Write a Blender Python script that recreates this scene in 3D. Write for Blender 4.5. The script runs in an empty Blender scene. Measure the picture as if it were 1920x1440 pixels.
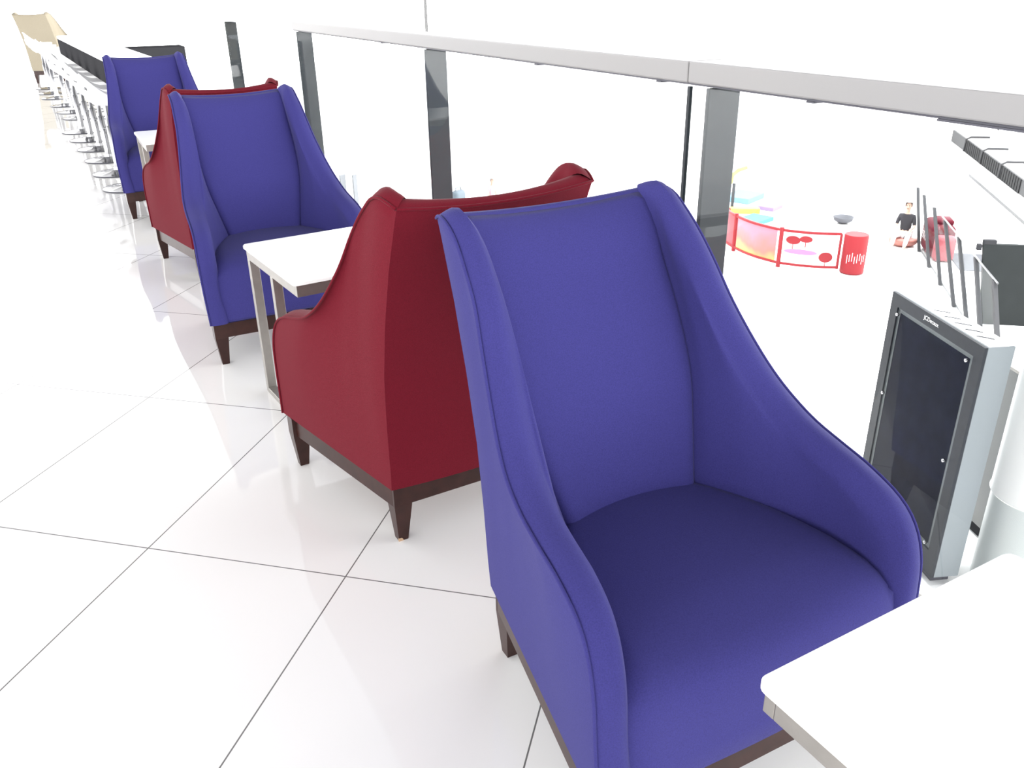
import bpy, bmesh, math, random
from mathutils import Vector, Matrix
random.seed(7)
C = bpy.context.scene.collection
sc = bpy.context.scene
PI = math.pi
R = math.radians
# World axes: +Y runs along the row of chairs away from the viewer, +X towards the atrium, Z up.
CAM_H = 1.45
LOW = -4.1            # level of the lower hall floor

# ------------------------------------------------------------------ camera
def camera():
    pitch, roll, yaw = 0.436855, 0.0172527, -0.467448
    fw0 = Vector((0, math.cos(pitch), -math.sin(pitch))); rt0 = Vector((1, 0, 0)); dn0 = fw0.cross(rt0)
    c, s = math.cos(roll), math.sin(roll)
    rt = c * rt0 + s * dn0; dn = -s * rt0 + c * dn0
    U = Vector((math.sin(yaw), math.cos(yaw), 0)); V = Vector((math.cos(yaw), -math.sin(yaw), 0))
    def w(d): return Vector((d.dot(V), d.dot(U), d.z))
    rt, dn, fw = w(rt), w(dn), w(fw0)
    cd = bpy.data.cameras.new('camera'); co = bpy.data.objects.new('camera', cd); C.objects.link(co)
    up = -dn; bk = -fw
    co.matrix_world = Matrix(((rt.x, up.x, bk.x, 0), (rt.y, up.y, bk.y, 0), (rt.z, up.z, bk.z, CAM_H), (0, 0, 0, 1)))
    cd.sensor_width = 36.0; cd.lens = 1594.74 * 36.0 / 1920.0; cd.clip_start = 0.02; cd.clip_end = 500
    sc.camera = co
camera()

# ------------------------------------------------------------------ light and exposure
sc.view_settings.view_transform = 'Standard'
sc.view_settings.look = 'None'
sc.view_settings.exposure = 0.96
sc.view_settings.gamma = 1.0
sc.view_settings.use_curve_mapping = False

def world():
    w = bpy.data.worlds.new('daylight'); sc.world = w; w.use_nodes = True
    nt = w.node_tree; nt.nodes.clear()
    out = nt.nodes.new('ShaderNodeOutputWorld'); bg = nt.nodes.new('ShaderNodeBackground')
    tc = nt.nodes.new('ShaderNodeTexCoord'); sep = nt.nodes.new('ShaderNodeSeparateXYZ')
    ramp = nt.nodes.new('ShaderNodeValToRGB')
    nt.links.new(tc.outputs['Generated'], sep.inputs[0]); nt.links.new(sep.outputs['Z'], ramp.inputs[0])
    e = ramp.color_ramp.elements
    e[0].position = 0.0; e[0].color = (1.0, 1.0, 0.995, 1)
    e[1].position = 1.0; e[1].color = (0.075, 0.075, 0.079, 1)
    m = ramp.color_ramp.elements.new(0.20); m.color = (0.95, 0.95, 0.95, 1)
    m = ramp.color_ramp.elements.new(0.50); m.color = (0.16, 0.16, 0.167, 1)
    nt.links.new(ramp.outputs[0], bg.inputs['Color'])
    # the open atrium side (+X) is brighter than the concourse side
    mr = nt.nodes.new('ShaderNodeMapRange'); mr.interpolation_type = 'SMOOTHSTEP'
    mr.inputs['From Min'].default_value = -0.15; mr.inputs['From Max'].default_value = 0.75
    mr.inputs['To Min'].default_value = 3.5; mr.inputs['To Max'].default_value = 4.8
    nt.links.new(sep.outputs['X'], mr.inputs['Value']); nt.links.new(mr.outputs[0], bg.inputs['Strength'])
    nt.links.new(bg.outputs[0], out.inputs[0])
world()

def fill_spot(x, y, z, power, cone=74):  # unseen spots, added only to brighten the lower hall floor
    ld = bpy.data.lights.new('hall_fill_spot', 'SPOT'); ld.energy = power; ld.spot_size = R(cone); ld.spot_blend = 0.6; ld.shadow_soft_size = 1.2
    o = bpy.data.objects.new('hall_fill_spot', ld); C.objects.link(o); o.location = (x, y, z)
for _x in (8.5, 15, 22):
    for _y in (3, 11, 19): fill_spot(_x, _y, 9, 5200)

# ------------------------------------------------------------------ materials
def mat(name, col, rough=0.5, metal=0.0, spec=0.5, vary=0.0, vscale=40, bump=0.0, bscale=400, sheen=0.0, coat=0.0):
    m = bpy.data.materials.new(name); m.use_nodes = True
    nt = m.node_tree; b = nt.nodes['Principled BSDF']
    b.inputs['Base Color'].default_value = (*col, 1); b.inputs['Roughness'].default_value = rough
    b.inputs['Metallic'].default_value = metal; b.inputs['Specular IOR Level'].default_value = spec
    b.inputs['Sheen Weight'].default_value = sheen; b.inputs['Sheen Roughness'].default_value = 0.4
    b.inputs['Coat Weight'].default_value = coat
    if vary or bump:
        tc = nt.nodes.new('ShaderNodeTexCoord')
    if vary:
        n = nt.nodes.new('ShaderNodeTexNoise'); n.inputs['Scale'].default_value = vscale; n.inputs['Detail'].default_value = 4
        nt.links.new(tc.outputs['Object'], n.inputs['Vector'])
        r = nt.nodes.new('ShaderNodeValToRGB'); e = r.color_ramp.elements
        e[0].position = 0.3; e[1].position = 0.7
        e[0].color = (*[c * (1 - vary) for c in col], 1); e[1].color = (*[min(1, c * (1 + vary)) for c in col], 1)
        nt.links.new(n.outputs['Fac'], r.inputs[0]); nt.links.new(r.outputs[0], b.inputs['Base Color'])
    if bump:
        n2 = nt.nodes.new('ShaderNodeTexNoise'); n2.inputs['Scale'].default_value = bscale; n2.inputs['Detail'].default_value = 3
        nt.links.new(tc.outputs['Object'], n2.inputs['Vector'])
        bp = nt.nodes.new('ShaderNodeBump'); bp.inputs['Strength'].default_value = bump; bp.inputs['Distance'].default_value = 0.002
        nt.links.new(n2.outputs['Fac'], bp.inputs['Height']); nt.links.new(bp.outputs[0], b.inputs['Normal'])
    return m

def fabric(name, col):
    return mat(name, col, rough=0.95, spec=0.12, vary=0.13, vscale=420, bump=0.35, bscale=650, sheen=0.05)
BLUE = fabric('blue_felt', (0.0350, 0.0320, 0.146))
RED = fabric('red_felt', (0.110, 0.0050, 0.0125))
CREAM = fabric('cream_felt', (0.30, 0.265, 0.20))
WOOD = mat('dark_walnut', (0.027, 0.0095, 0.0075), rough=0.32, spec=0.3, vary=0.25, vscale=30)
CHIP = mat('bare_wood', (0.36, 0.24, 0.15), rough=0.8)
WHITE = mat('white_laminate', (0.86, 0.86, 0.85), rough=0.25, spec=0.5)
STEEL = mat('brushed_steel', (0.34, 0.322, 0.30), rough=0.42, metal=0.85, vary=0.06, vscale=25, bump=0.05, bscale=300)
CHROME = mat('chrome', (0.42, 0.42, 0.43), rough=0.10, metal=1.0)
POLE = mat('pole_chrome', (0.25, 0.25, 0.26), rough=0.14, metal=1.0)
RAIL = mat('satin_rail', (0.235, 0.230, 0.227), rough=0.5, metal=0.0)
RAIL_GLARE = mat('rail_in_glare', (0.86, 0.86, 0.86), rough=0.4)  # same rail farther along, its glare put into a near-white base colour
GASKET = mat('dark_gasket', (0.05, 0.05, 0.065), rough=0.5)
POST = mat('blue_grey_steel', (0.0100, 0.0142, 0.0182), rough=0.5, metal=0.0, spec=0.3, vary=0.14, vscale=6)
PLASTIC = mat('white_plastic', (0.82, 0.82, 0.83), rough=0.18)
DARK = mat('dark_laminate', (0.042, 0.042, 0.045), rough=0.9, spec=0.0)
CHARCOAL = mat('charcoal_paint', (0.024, 0.027, 0.033), rough=0.5, spec=0.2, vary=0.1, vscale=14)
KGREY = mat('pale_grey_paint', (0.20, 0.225, 0.24), rough=0.45)
SCREEN = mat('dark_screen', (0.0085, 0.0092, 0.019), rough=0.4, spec=0.03, vary=0.25, vscale=5)
KRED = mat('red_play_plastic', (0.27, 0.024, 0.030), rough=0.5, spec=0.2)
MAROON = mat('maroon_vinyl', (0.105, 0.009, 0.019), rough=0.6, spec=0.12)
PINK = mat('pink_vinyl', (0.34, 0.085, 0.10), rough=0.6, spec=0.15)
SKIN = mat('skin', (0.62, 0.40, 0.30), rough=0.6)
HAIR = mat('brown_hair', (0.30, 0.26, 0.24), rough=0.6)
TEE = mat('dark_grey_cotton', (0.035, 0.035, 0.04), rough=0.9)
WHITECLOTH = mat('white_cotton', (0.82, 0.82, 0.82), rough=0.9)
PINKCLOTH = mat('pink_cotton', (0.70, 0.36, 0.42), rough=0.9)
BLUECLOTH = mat('blue_cotton', (0.17, 0.25, 0.36), rough=0.9)
TEAL = mat('teal_foam', (0.10, 0.34, 0.33), rough=0.9, spec=0.1)
LBLUE = mat('light_blue_foam', (0.16, 0.29, 0.37), rough=0.9, spec=0.1)
YELLOW = mat('yellow_plastic', (0.40, 0.34, 0.085), rough=0.6, spec=0.2)
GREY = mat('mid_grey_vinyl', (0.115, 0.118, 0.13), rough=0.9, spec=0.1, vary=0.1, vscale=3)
BAG = mat('slate_nylon', (0.13, 0.17, 0.20), rough=0.6)
BANNER = mat('light_grey_panel', (0.24, 0.25, 0.265), rough=0.7, spec=0.2)
ESC = mat('dark_grey_cladding', (0.022, 0.025, 0.025), rough=0.8, spec=0.15, vary=0.08, vscale=4)
RIB = mat('grey_ribbed_rubber', (0.055, 0.055, 0.058), rough=0.6)
PILLAR = mat('white_column_paint', (0.84, 0.84, 0.82), rough=0.35)
SLEEVE = mat('pale_grey_sleeve', (0.50, 0.53, 0.52), rough=0.35)

def glass_mat(name, tint=(0.97, 0.98, 0.98), refl=0.05):
    m = bpy.data.materials.new(name); m.use_nodes = True; nt = m.node_tree; nt.nodes.clear()
    out = nt.nodes.new('ShaderNodeOutputMaterial'); mix = nt.nodes.new('ShaderNodeMixShader')
    t = nt.nodes.new('ShaderNodeBsdfTransparent'); t.inputs[0].default_value = (*tint, 1)
    g = nt.nodes.new('ShaderNodeBsdfGlossy'); g.inputs['Roughness'].default_value = 0.02
    g.inputs['Color'].default_value = (1, 1, 1, 1)
    lw = nt.nodes.new('ShaderNodeFresnel'); lw.inputs['IOR'].default_value = 1.45
    ml = nt.nodes.new('ShaderNodeMath'); ml.operation = 'MULTIPLY'; ml.inputs[1].default_value = refl / 0.05 * 0.05
    nt.links.new(lw.outputs[0], ml.inputs[0]); nt.links.new(ml.outputs[0], mix.inputs[0])
    nt.links.new(t.outputs[0], mix.inputs[1]); nt.links.new(g.outputs[0], mix.inputs[2])
    nt.links.new(mix.outputs[0], out.inputs[0])
    return m
GLASS = glass_mat('clear_glass')
COVER = glass_mat('acrylic_cover', refl=0.0)

def tile_mat():
    m = bpy.data.materials.new('polished_white_tile'); m.use_nodes = True; nt = m.node_tree
    b = nt.nodes['Principled BSDF']; b.inputs['Roughness'].default_value = 0.035; b.inputs['Specular IOR Level'].default_value = 0.5
    N = nt.nodes.new
    tc = N('ShaderNodeTexCoord'); mp = N('ShaderNodeVectorMath'); mp.operation = 'SUBTRACT'
    mp.inputs[1].default_value = TILE_O
    nt.links.new(tc.outputs['Object'], mp.inputs[0])
    def axis(vec, size):
        d = N('ShaderNodeVectorMath'); d.operation = 'DOT_PRODUCT'; d.inputs[1].default_value = vec
        nt.links.new(mp.outputs[0], d.inputs[0])
        q = N('ShaderNodeMath'); q.operation = 'DIVIDE'; q.inputs[1].default_value = size; nt.links.new(d.outputs['Value'], q.inputs[0])
        r = N('ShaderNodeMath'); r.operation = 'ROUND'; nt.links.new(q.outputs[0], r.inputs[0])
        s = N('ShaderNodeMath'); s.operation = 'SUBTRACT'; nt.links.new(q.outputs[0], s.inputs[0]); nt.links.new(r.outputs[0], s.inputs[1])
        a = N('ShaderNodeMath'); a.operation = 'ABSOLUTE'; nt.links.new(s.outputs[0], a.inputs[0])
        k = N('ShaderNodeMath'); k.operation = 'MULTIPLY'; k.inputs[1].default_value = size; nt.links.new(a.outputs[0], k.inputs[0])
        l = N('ShaderNodeMath'); l.operation = 'LESS_THAN'; l.inputs[1].default_value = 0.0019; nt.links.new(k.outputs[0], l.inputs[0])
        return l, r
    a, ra = axis(TILE_D, TILE_LD); c, rc = axis(TILE_H, TILE_LH)
    mx = N('ShaderNodeMath'); mx.operation = 'MAXIMUM'; nt.links.new(a.outputs[0], mx.inputs[0]); nt.links.new(c.outputs[0], mx.inputs[1])
    cmb = N('ShaderNodeCombineXYZ'); nt.links.new(ra.outputs[0], cmb.inputs[0]); nt.links.new(rc.outputs[0], cmb.inputs[1])
    mix = N('ShaderNodeMix'); mix.data_type = 'RGBA'
    mix.inputs['A'].default_value = (0.84, 0.83, 0.805, 1); mix.inputs['B'].default_value = (0.16, 0.155, 0.15, 1)
    nt.links.new(mx.outputs[0], mix.inputs['Factor']); nt.links.new(mix.outputs['Result'], b.inputs['Base Color'])
    return m
# tile grid, measured along the two joint directions
TILE_O = (-0.029, 2.288, 0.0)
_d = Vector((0.0435 + 0.0, 0.612, 0)).normalized()
TILE_D = (0.6512, 0.7589, 0); TILE_H = (0.7589, -0.6512, 0); TILE_LD = 0.889; TILE_LH = 0.612

# ------------------------------------------------------------------ helpers
def link(name, bm, m, parent=None, smooth=False, mats=None):
    me = bpy.data.meshes.new(name); bm.to_mesh(me); bm.free()
    for x in (mats or [m]): me.materials.append(x)
    if smooth:
        for p in me.polygons: p.use_smooth = True
    o = bpy.data.objects.new(name, me); C.objects.link(o)
    if parent: o.parent = parent
    return o

def autosmooth(o, ang=35):
    me = o.data
    bm = bmesh.new(); bm.from_mesh(me)
    for f in bm.faces: f.smooth = True
    for e in bm.edges:
        e.smooth = not (len(e.link_faces) == 2 and e.calc_face_angle(0) > R(ang))
    bm.to_mesh(me); bm.free()
    return o

def thing(name, label, cat, loc=(0, 0, 0), rz=0.0, group=None):
    o = bpy.data.objects.new(name, None); C.objects.link(o)
    o.empty_display_size = 0.1
    o.location = loc; o.rotation_euler = (0, 0, rz); o['label'] = label; o['category'] = cat
    if group: o['group'] = group
    return o

def tag(o, label, cat, group=None):
    o['label'] = label; o['category'] = cat
    if group: o['group'] = group
    return o

def struct(o):
    o['kind'] = 'structure'; return o

def copy_tree(root, loc, rz, label, group=None):
    r = root.copy(); C.objects.link(r); r.location = loc; r.rotation_euler = (0, 0, rz); r['label'] = label
    if group: r['group'] = group
    for ch in list(root.children):
        c = ch.copy(); C.objects.link(c); c.parent = r
        for g in list(ch.children):
            d = g.copy(); C.objects.link(d); d.parent = c
    return r

def add_box(bm, c, s, bev=0.0, rz=0.0, seg=2):
    r = bmesh.ops.create_cube(bm, size=1.0)
    vs = r['verts']
    for v in vs: v.co = Vector((v.co.x * s[0], v.co.y * s[1], v.co.z * s[2]))
    if bev:
        es = list({e for v in vs for e in v.link_edges})
        rb = bmesh.ops.bevel(bm, geom=es, offset=bev, segments=seg, affect='EDGES', profile=0.5)
        vs = list({v for f in rb['faces'] for v in f.verts} | {v for v in vs if v.is_valid})
    M = Matrix.Translation(c) @ Matrix.Rotation(rz, 4, 'Z')
    for v in vs: v.co = M @ v.co
    return vs

def add_hexa(bm, bot, top):
    b = [bm.verts.new(p) for p in bot]; t = [bm.verts.new(p) for p in top]; n = len(b)
    bm.faces.new(list(reversed(b))); bm.faces.new(t)
    for i in range(n): bm.faces.new((b[i], b[(i + 1) % n], t[(i + 1) % n], t[i]))

def add_prism(bm, pts, vec):
    vec = Vector(vec)
    add_hexa(bm, [Vector(p) for p in pts], [Vector(p) + vec for p in pts])

def add_tube(bm, pts, r, n=8, closed=False, caps=True):
    pts = [Vector(p) for p in pts]; L = len(pts); rings = []
    rad = r if isinstance(r, (list, tuple)) else [r] * L
    prev = None
    for i, p in enumerate(pts):
        if closed: t = pts[(i + 1) % L] - pts[i - 1]
        else: t = pts[min(i + 1, L - 1)] - pts[max(i - 1, 0)]
        t.normalize()
        if prev is None:
            a = Vector((0, 0, 1)) if abs(t.z) < 0.9 else Vector((1, 0, 0)); u = t.cross(a).normalized()
        else:
            u = (prev - t * prev.dot(t)).normalized()
        prev = u; w = t.cross(u)
        rings.append([bm.verts.new(p + rad[i] * (math.cos(k * 2 * PI / n) * u + math.sin(k * 2 * PI / n) * w)) for k in range(n)])
    for i in range(L if closed else L - 1):
        a, b = rings[i], rings[(i + 1) % L]
        for k in range(n): bm.faces.new((a[k], a[(k + 1) % n], b[(k + 1) % n], b[k]))
    if caps and not closed:
        bm.faces.new(list(reversed(rings[0]))); bm.faces.new(rings[-1])

def add_lathe(bm, prof, n=32, c=(0, 0, 0)):
    c = Vector(c); rings = []
    for r, z in prof:
        if r < 1e-6: rings.append([bm.verts.new(c + Vector((0, 0, z)))])
        else: rings.append([bm.verts.new(c + Vector((r * math.cos(2 * PI * k / n), r * math.sin(2 * PI * k / n), z))) for k in range(n)])
    for a, b in zip(rings[:-1], rings[1:]):
        for k in range(n):
            k2 = (k + 1) % n
            if len(a) == 1 and len(b) == 1: continue
            if len(a) == 1: bm.faces.new((a[0], b[k2], b[k]))
            elif len(b) == 1: bm.faces.new((a[k], a[k2], b[0]))
            else: bm.faces.new((a[k], a[k2], b[k2], b[k]))

def interp(xs, ys, x):
    if x <= xs[0]: return ys[0]
    for a, b, p, q in zip(xs[:-1], xs[1:], ys[:-1], ys[1:]):
        if x <= b: return p + (q - p) * (x - a) / (b - a)
    return ys[-1]

def catmull(pts, n):
    """n points evenly spaced by length along a smooth curve through pts"""
    P = [Vector(p) for p in pts]; E = [2 * P[0] - P[1]] + P + [2 * P[-1] - P[-2]]; D = []
    for i in range(1, len(E) - 2):
        a, b, c, d = E[i - 1:i + 3]
        for k in range(12):
            t = k / 12
            D.append(0.5 * ((2 * b) + (c - a) * t + (2 * a - 5 * b + 4 * c - d) * t * t + (3 * b - a - 3 * c + d) * t ** 3))
    D.append(P[-1])
    L = [0]
    for a, b in zip(D[:-1], D[1:]): L.append(L[-1] + (b - a).length)
    out = []; j = 0
    for k in range(n):
        s = L[-1] * k / (n - 1)
        while j < len(L) - 2 and L[j + 1] < s: j += 1
        f = (s - L[j]) / max(1e-9, L[j + 1] - L[j]); out.append(D[j].lerp(D[j + 1], min(1, f)))
    return out

def coons(bot, top, lef, rig):
    """bot/top have n points, lef/rig have m points; grid[i][j], i along bot, j along lef"""
    n, m = len(bot), len(lef); g = []
    for i in range(n):
        u = i / (n - 1); col = []
        for j in range(m):
            v = j / (m - 1)
            p = (1 - v) * bot[i] + v * top[i] + (1 - u) * lef[j] + u * rig[j] - ((1 - u) * (1 - v) * bot[0] + u * (1 - v) * bot[-1] + (1 - u) * v * top[0] + u * v * top[-1])
            col.append(p)
        g.append(col)
    return g

def grid_faces(bm, g, flip=False, soft=None):
    V = [[bm.verts.new(p) for p in col] for col in g]
    if soft:
        lay = bm.verts.layers.int.get('soft') or bm.verts.layers.int.new('soft')
        V = [[None] * len(g[0]) for _ in g]; bm.verts.ensure_lookup_table()
        n0 = len(bm.verts) - len(g) * len(g[0]); k = n0
        for i in range(len(g)):
            for j in range(len(g[0])):
                v = bm.verts[k]; v[lay] = 1 if soft(i, j) else 0; V[i][j] = v; k += 1
    for i in range(len(V) - 1):
        for j in range(len(V[0]) - 1):
            f = (V[i][j], V[i + 1][j], V[i + 1][j + 1], V[i][j + 1])
            bm.faces.new(f if not flip else tuple(reversed(f)))
    return V

# ------------------------------------------------------------------ the setting
FX0, FX1, FY0, FY1 = -14.0, 1.74, -5.0, 34.0
bm = bmesh.new(); add_box(bm, ((FX0 + FX1) / 2, (FY0 + FY1) / 2, -0.0075), (FX1 - FX0, FY1 - FY0, 0.015))
fl = link('floor', bm, None, mats=[tile_mat()]); struct(fl)
# keep the object's origin at the world origin so the tile grid is in metres
bm = bmesh.new(); add_box(bm, ((FX0 + FX1) / 2, (FY0 + FY1) / 2, -0.2175), (FX1 - FX0, FY1 - FY0, 0.405))
struct(link('floor_slab', bm, mat('slab_white', (0.8, 0.8, 0.8), rough=0.6)))
bm = bmesh.new(); add_box(bm, (24, 14, LOW - 0.05), (110, 110, 0.1))
struct(link('floor_lower_hall', bm, mat('lower_white_floor', (0.90, 0.90, 0.89), rough=0.3, vary=0.02, vscale=0.6)))

bm = bmesh.new(); add_box(bm, (.9, 14.0, (LOW - .42) / 2), (.2, 38, -LOW - .424)); struct(link('wall_unseen_dark', bm, mat('dark_reflected_wall', (.020, .021, .032), rough=.5)))  # unseen dark wall, added to darken what the kiosk screen reflects
# ------------------------------------------------------------------ wing armchair
ZB = 0.187                      # underside of the upholstery
def rearseam(z):                # y of the rear corner seam at height z
    return interp([ZB, .25, .40, .55, .70, .85, 1.0, 1.03], [0, -.007, -.016, -.034, -.071, -.121, -.186, -.20], z)
PIPE_TOP = [(.262, -.193, 1.012), (.270, -.168, 1.022), (.277, -.135, 1.029), (.279, -.095, 1.020), (.280, -.058, .997), (.285, -.010, .955), (.291, .042, .898),
            (.304, .098, .818), (.320, .160, .742), (.334, .216, .684), (.345, .270, .643), (.352, .332, .612), (.357, .400, .592), (.361, .475, .572), (.366, .548, .540), (.371, .590, .495)]
PIPE_FRONT = [(.374, .613, .43), (.374, .621, .345), (.372, .628, .265), (.370, .638, ZB)]

def make_armchair(name, label, fab, loc, rz, group=None):
    root = thing(name, label, 'armchair', loc, rz, group)
    NT, NF, MS = 46, 26, 26
    shell = bmesh.new(); pipe = bmesh.new()
    inner_store = {}
    for s in (1, -1):
        def mir(p): return Vector((s * p[0], p[1], p[2]))
        full = [Vector(p) for p in PIPE_TOP + PIPE_FRONT]
        curve = catmull(full, NT + NF - 1)
        # split the outline at the arm's shoulder
        top = curve[:NT]; front = curve[NT - 1:]
        bot = [Vector((.257, 0, ZB)).lerp(Vector((.370, .638, ZB)), k / (NT - 1)) for k in range(NT)]
        z0, z1 = ZB, top[0].z
        lef = [Vector((.257 + .004 * math.sin(PI * k / (NF - 1)) + .005 * k / (NF - 1), 0, 0)) for k in range(NF)]
        for k in range(NF):
            z = z0 + (z1 - z0) * k / (NF - 1); lef[k].z = z; lef[k].y = rearseam(z)
        lef[-1] = top[0].copy()
        rig = list(reversed(front))
        g = coons(bot, top, lef, rig)
        # inward direction of the padded rim along the outline
        n = len(curve); inn = []
        for k, p in enumerate(curve):
            sd = Vector((-.985, .16, 0)); crn = Vector((-.70, .66, .15))
            t = min(1, k / 9.0); t = t * t * (3 - 2 * t)
            d = crn.lerp(sd, t).normalized()
            if k > NT - 8:
                f = min(1, (k - NT + 8) / 14); d = d.lerp(Vector((-1, 0, 0)), f).normalized()
            w = .060 + .012 * min(1, k / (NT * .8))
            inn.append(d * w)
        prof = [(0.0, 0.0), (0.10, .006), (0.28, .011), (0.48, .015), (0.66, .014), (0.82, .009), (0.95, .001), (1.02, -.009), (1.05, -.022)]
        rows = []
        for a, h in prof:
            row = []
            for k, p in enumerate(curve):
                t = (curve[min(k + 1, n - 1)] - curve[max(k - 1, 0)]).normalized()
                iv = inn[k]; nn = t.cross(iv).normalized()
                ref = Vector((0, .5, .86)) if k < NT else Vector((0, 1, .15))
                if nn.dot(ref) < 0: nn = -nn
                row.append(p + iv * a + nn * h)
            rows.append(row)
        # inner wall
        itop = rows[-1][:NT]; ifront = rows[-1][NT - 1:]
        # rear seam between wing and back cushion, from the crown down into the seat
        SEAM = [tuple(itop[0]), (.221, -.105, .95), (.226, -.052, .86), (.225, .010, .76), (.214, .072, .655), (.190, .118, .555), (.160, .170, .440), (.150, .200, .36), (.148, .21, ZB + .01)]
        iseam = catmull(SEAM, NF)
        ibot = catmull([iseam[-1], (.215, .305, ZB + .01), (.262, .42, ZB + .01), (.285, .53, ZB + .005), tuple(ifront[-1])], NT)
        gi = coons(ibot, itop, list(reversed(iseam)), list(reversed(ifront)))
        # padding: the wing's inner face swells gently into the seat space
        for i in range(NT):
            for j in range(NF):
                u, v = i / (NT - 1), j / (NF - 1)
                a = .012 * math.sin(PI * min(1, u * 1.15)) * math.sin(PI * v) if u < 1 / 1.15 else 0
                gi[i][j] = gi[i][j] + Vector((-a, a * .25, 0))
        def M(q): return [[mir(p) for p in col] for col in q]
        grid_faces(shell, M(g), flip=(s < 0))
        grid_faces(shell, M(gi), flip=(s > 0), soft=lambda i, j: 0 < i and j > 3 and not (j == NF - 1 and i < 2) and not (i == NT - 1 and j < 3))
        grid_faces(shell, M([list(r) for r in zip(*rows)]), flip=(s > 0), soft=lambda i, j: j >= 5 and 1 < i < NT + NF - 5)
        inner_store[s] = [mir(p) for p in iseam]
        off = []
        add_tube(pipe, [mir(p) + mir((.002, 0, .001)) for p in curve], .0036, 6)
    # outer back panel with the top rim
    nb = 18; ob = []
    for i in range(nb):
        u = i / (nb - 1); x = -1 + 2 * u; col = []
        for k in range(NF):
            z = ZB + (PIPE_TOP[0][2] - ZB) * k / (NF - 1)
            xx = (.257 + .004 * math.sin(PI * k / (NF - 1)) + .005 * k / (NF - 1)) * x
            dip = -.014 * (1 - x * x) * (k / (NF - 1)) ** 3
            yy = rearseam(z) - .016 * (1 - x * x)
            if k == NF - 1: yy = PIPE_TOP[0][1] - .016 * (1 - x * x)
            col.append(Vector((xx, yy, z + dip)))
        ob.append(col)
    grid_faces(shell, ob, flip=False)
    bt = [col[-1] for col in ob]
    add_tube(pipe, [p + Vector((0, -.001, .001)) for p in bt], .0036, 6)
    # rim of the back, from the piping to the inner crest
    crest = []
    for i in range(nb):
        x = -1 + 2 * i / (nb - 1); c0 = inner_store[1][0]
        crest.append(Vector((c0.x * x, c0.y - .028 * (1 - x * x), c0.z + .016 - .016 * (1 - x * x))))
    rim = []
    for i in range(nb):
        a, b = bt[i], crest[i]; col = []
        for q, h in [(0, 0), (.2, .007), (.5, .012), (.75, .010), (.92, .003), (1, -.010)]:
            col.append(a.lerp(b, q) + Vector((0, 0, h)))
        rim.append(col)
    grid_faces(shell, rim, flip=False)
    # underside cover
    f = [shell.verts.new(p) for p in ((-.257, 0, ZB), (.257, 0, ZB), (.37, .638, ZB), (-.37, .638, ZB))]; shell.faces.new(list(reversed(f)))
    bmesh.ops.remove_doubles(shell, verts=shell.verts[:], dist=.0006)
    lay = shell.verts.layers.int['soft']; sv = [v for v in shell.verts if v[lay]]
    for _ in range(14):
        new = [(v, v.co.lerp(sum((e.other_vert(v).co for e in v.link_edges), Vector()) / len(v.link_edges), .5)) for v in sv]
        for v, c in new: v.co = c
    bmesh.ops.recalc_face_normals(shell, faces=shell.faces[:])
    autosmooth(link('upholstered_shell', shell, fab, root), 50)
    link('piping', pipe, fab, root, True)
    # back cushion between the two wing seams
    bk = bmesh.new(); nb = 22; g = []
    for i in range(nb):
        x = -1 + 2 * i / (nb - 1); col = []
        L, Rr = inner_store[-1], inner_store[1]
        for k in range(NF):
            v = k / (NF - 1); a, b = L[k], Rr[k]
            p = a.lerp(b, (x + 1) / 2)
            sunk = 1 - x * x
            p = p + Vector((0, -.030 * sunk * (1 - .2 * v), -.002 * sunk))
            # soft seam: edges roll back into the groove
            e = max(0, (abs(x) - .86) / .14) * min(1, k / 4)
            p = p + Vector((0, -.014 * e ** 2, -.006 * e ** 2))
            ff = (.45, .75, .92)[k] if k < 3 else 1
            p = p + Vector((.014 * x, .008 * (1 - e) + .022 * ff, .010 * ff))
            if k == 0: p = p + Vector((0, -.003, .004 - .008 * sunk))
            col.append(p)
        g.append(col)
    # crest row meets the rim
    for i in range(nb):
        x = -1 + 2 * i / (nb - 1); c0 = inner_store[1][0]
        g[i].insert(0, Vector((c0.x * x * .99, c0.y - .028 * (1 - x * x) - .006, c0.z + .0195 - .016 * (1 - x * x))))
    grid_faces(bk, g, flip=True)
    bk.normal_update()
    if sum(f.normal.y * f.calc_area() for f in bk.faces) < 0: bmesh.ops.reverse_faces(bk, faces=bk.faces[:])
    # closed body: give the cushion its depth
    o = link('backrest', bk, fab, root, True)
    md = o.modifiers.new('depth', 'SOLIDIFY'); md.thickness = .03; md.offset = -1
    # seat cushion
    st = bmesh.new(); g = []
    ys = [.100, .115, .14, .18, .23, .29, .35, .41, .47, .52]
    def hw(y): return interp([.10, .15, .18, .22, .26, .31, .36, .43, .50, .58, .65], [.11, .14, .165, .195, .22, .244, .262, .279, .290, .298, .304], y) + .006
    nx = 24
    rows = []
    for y in ys:
        row = []
        for i in range(nx):
            x = -1 + 2 * i / (nx - 1)
            yb = y - .035 * (1 - x * x) * max(0, 1 - (y - .10) / .2)
            e = max(0, (abs(x) - .88) / .12)
            z = .442 + .012 * (1 - x * x) * math.sin(PI * min(1, max(0, (y - .10) / .55))) - .016 * e * e
            if y < .12: z -= .012
            if y > .46: z -= .004 * ((y - .46) / .06) ** 2
            row.append(Vector((hw(y) * x, yb, z)))
        rows.append(row)
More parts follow.
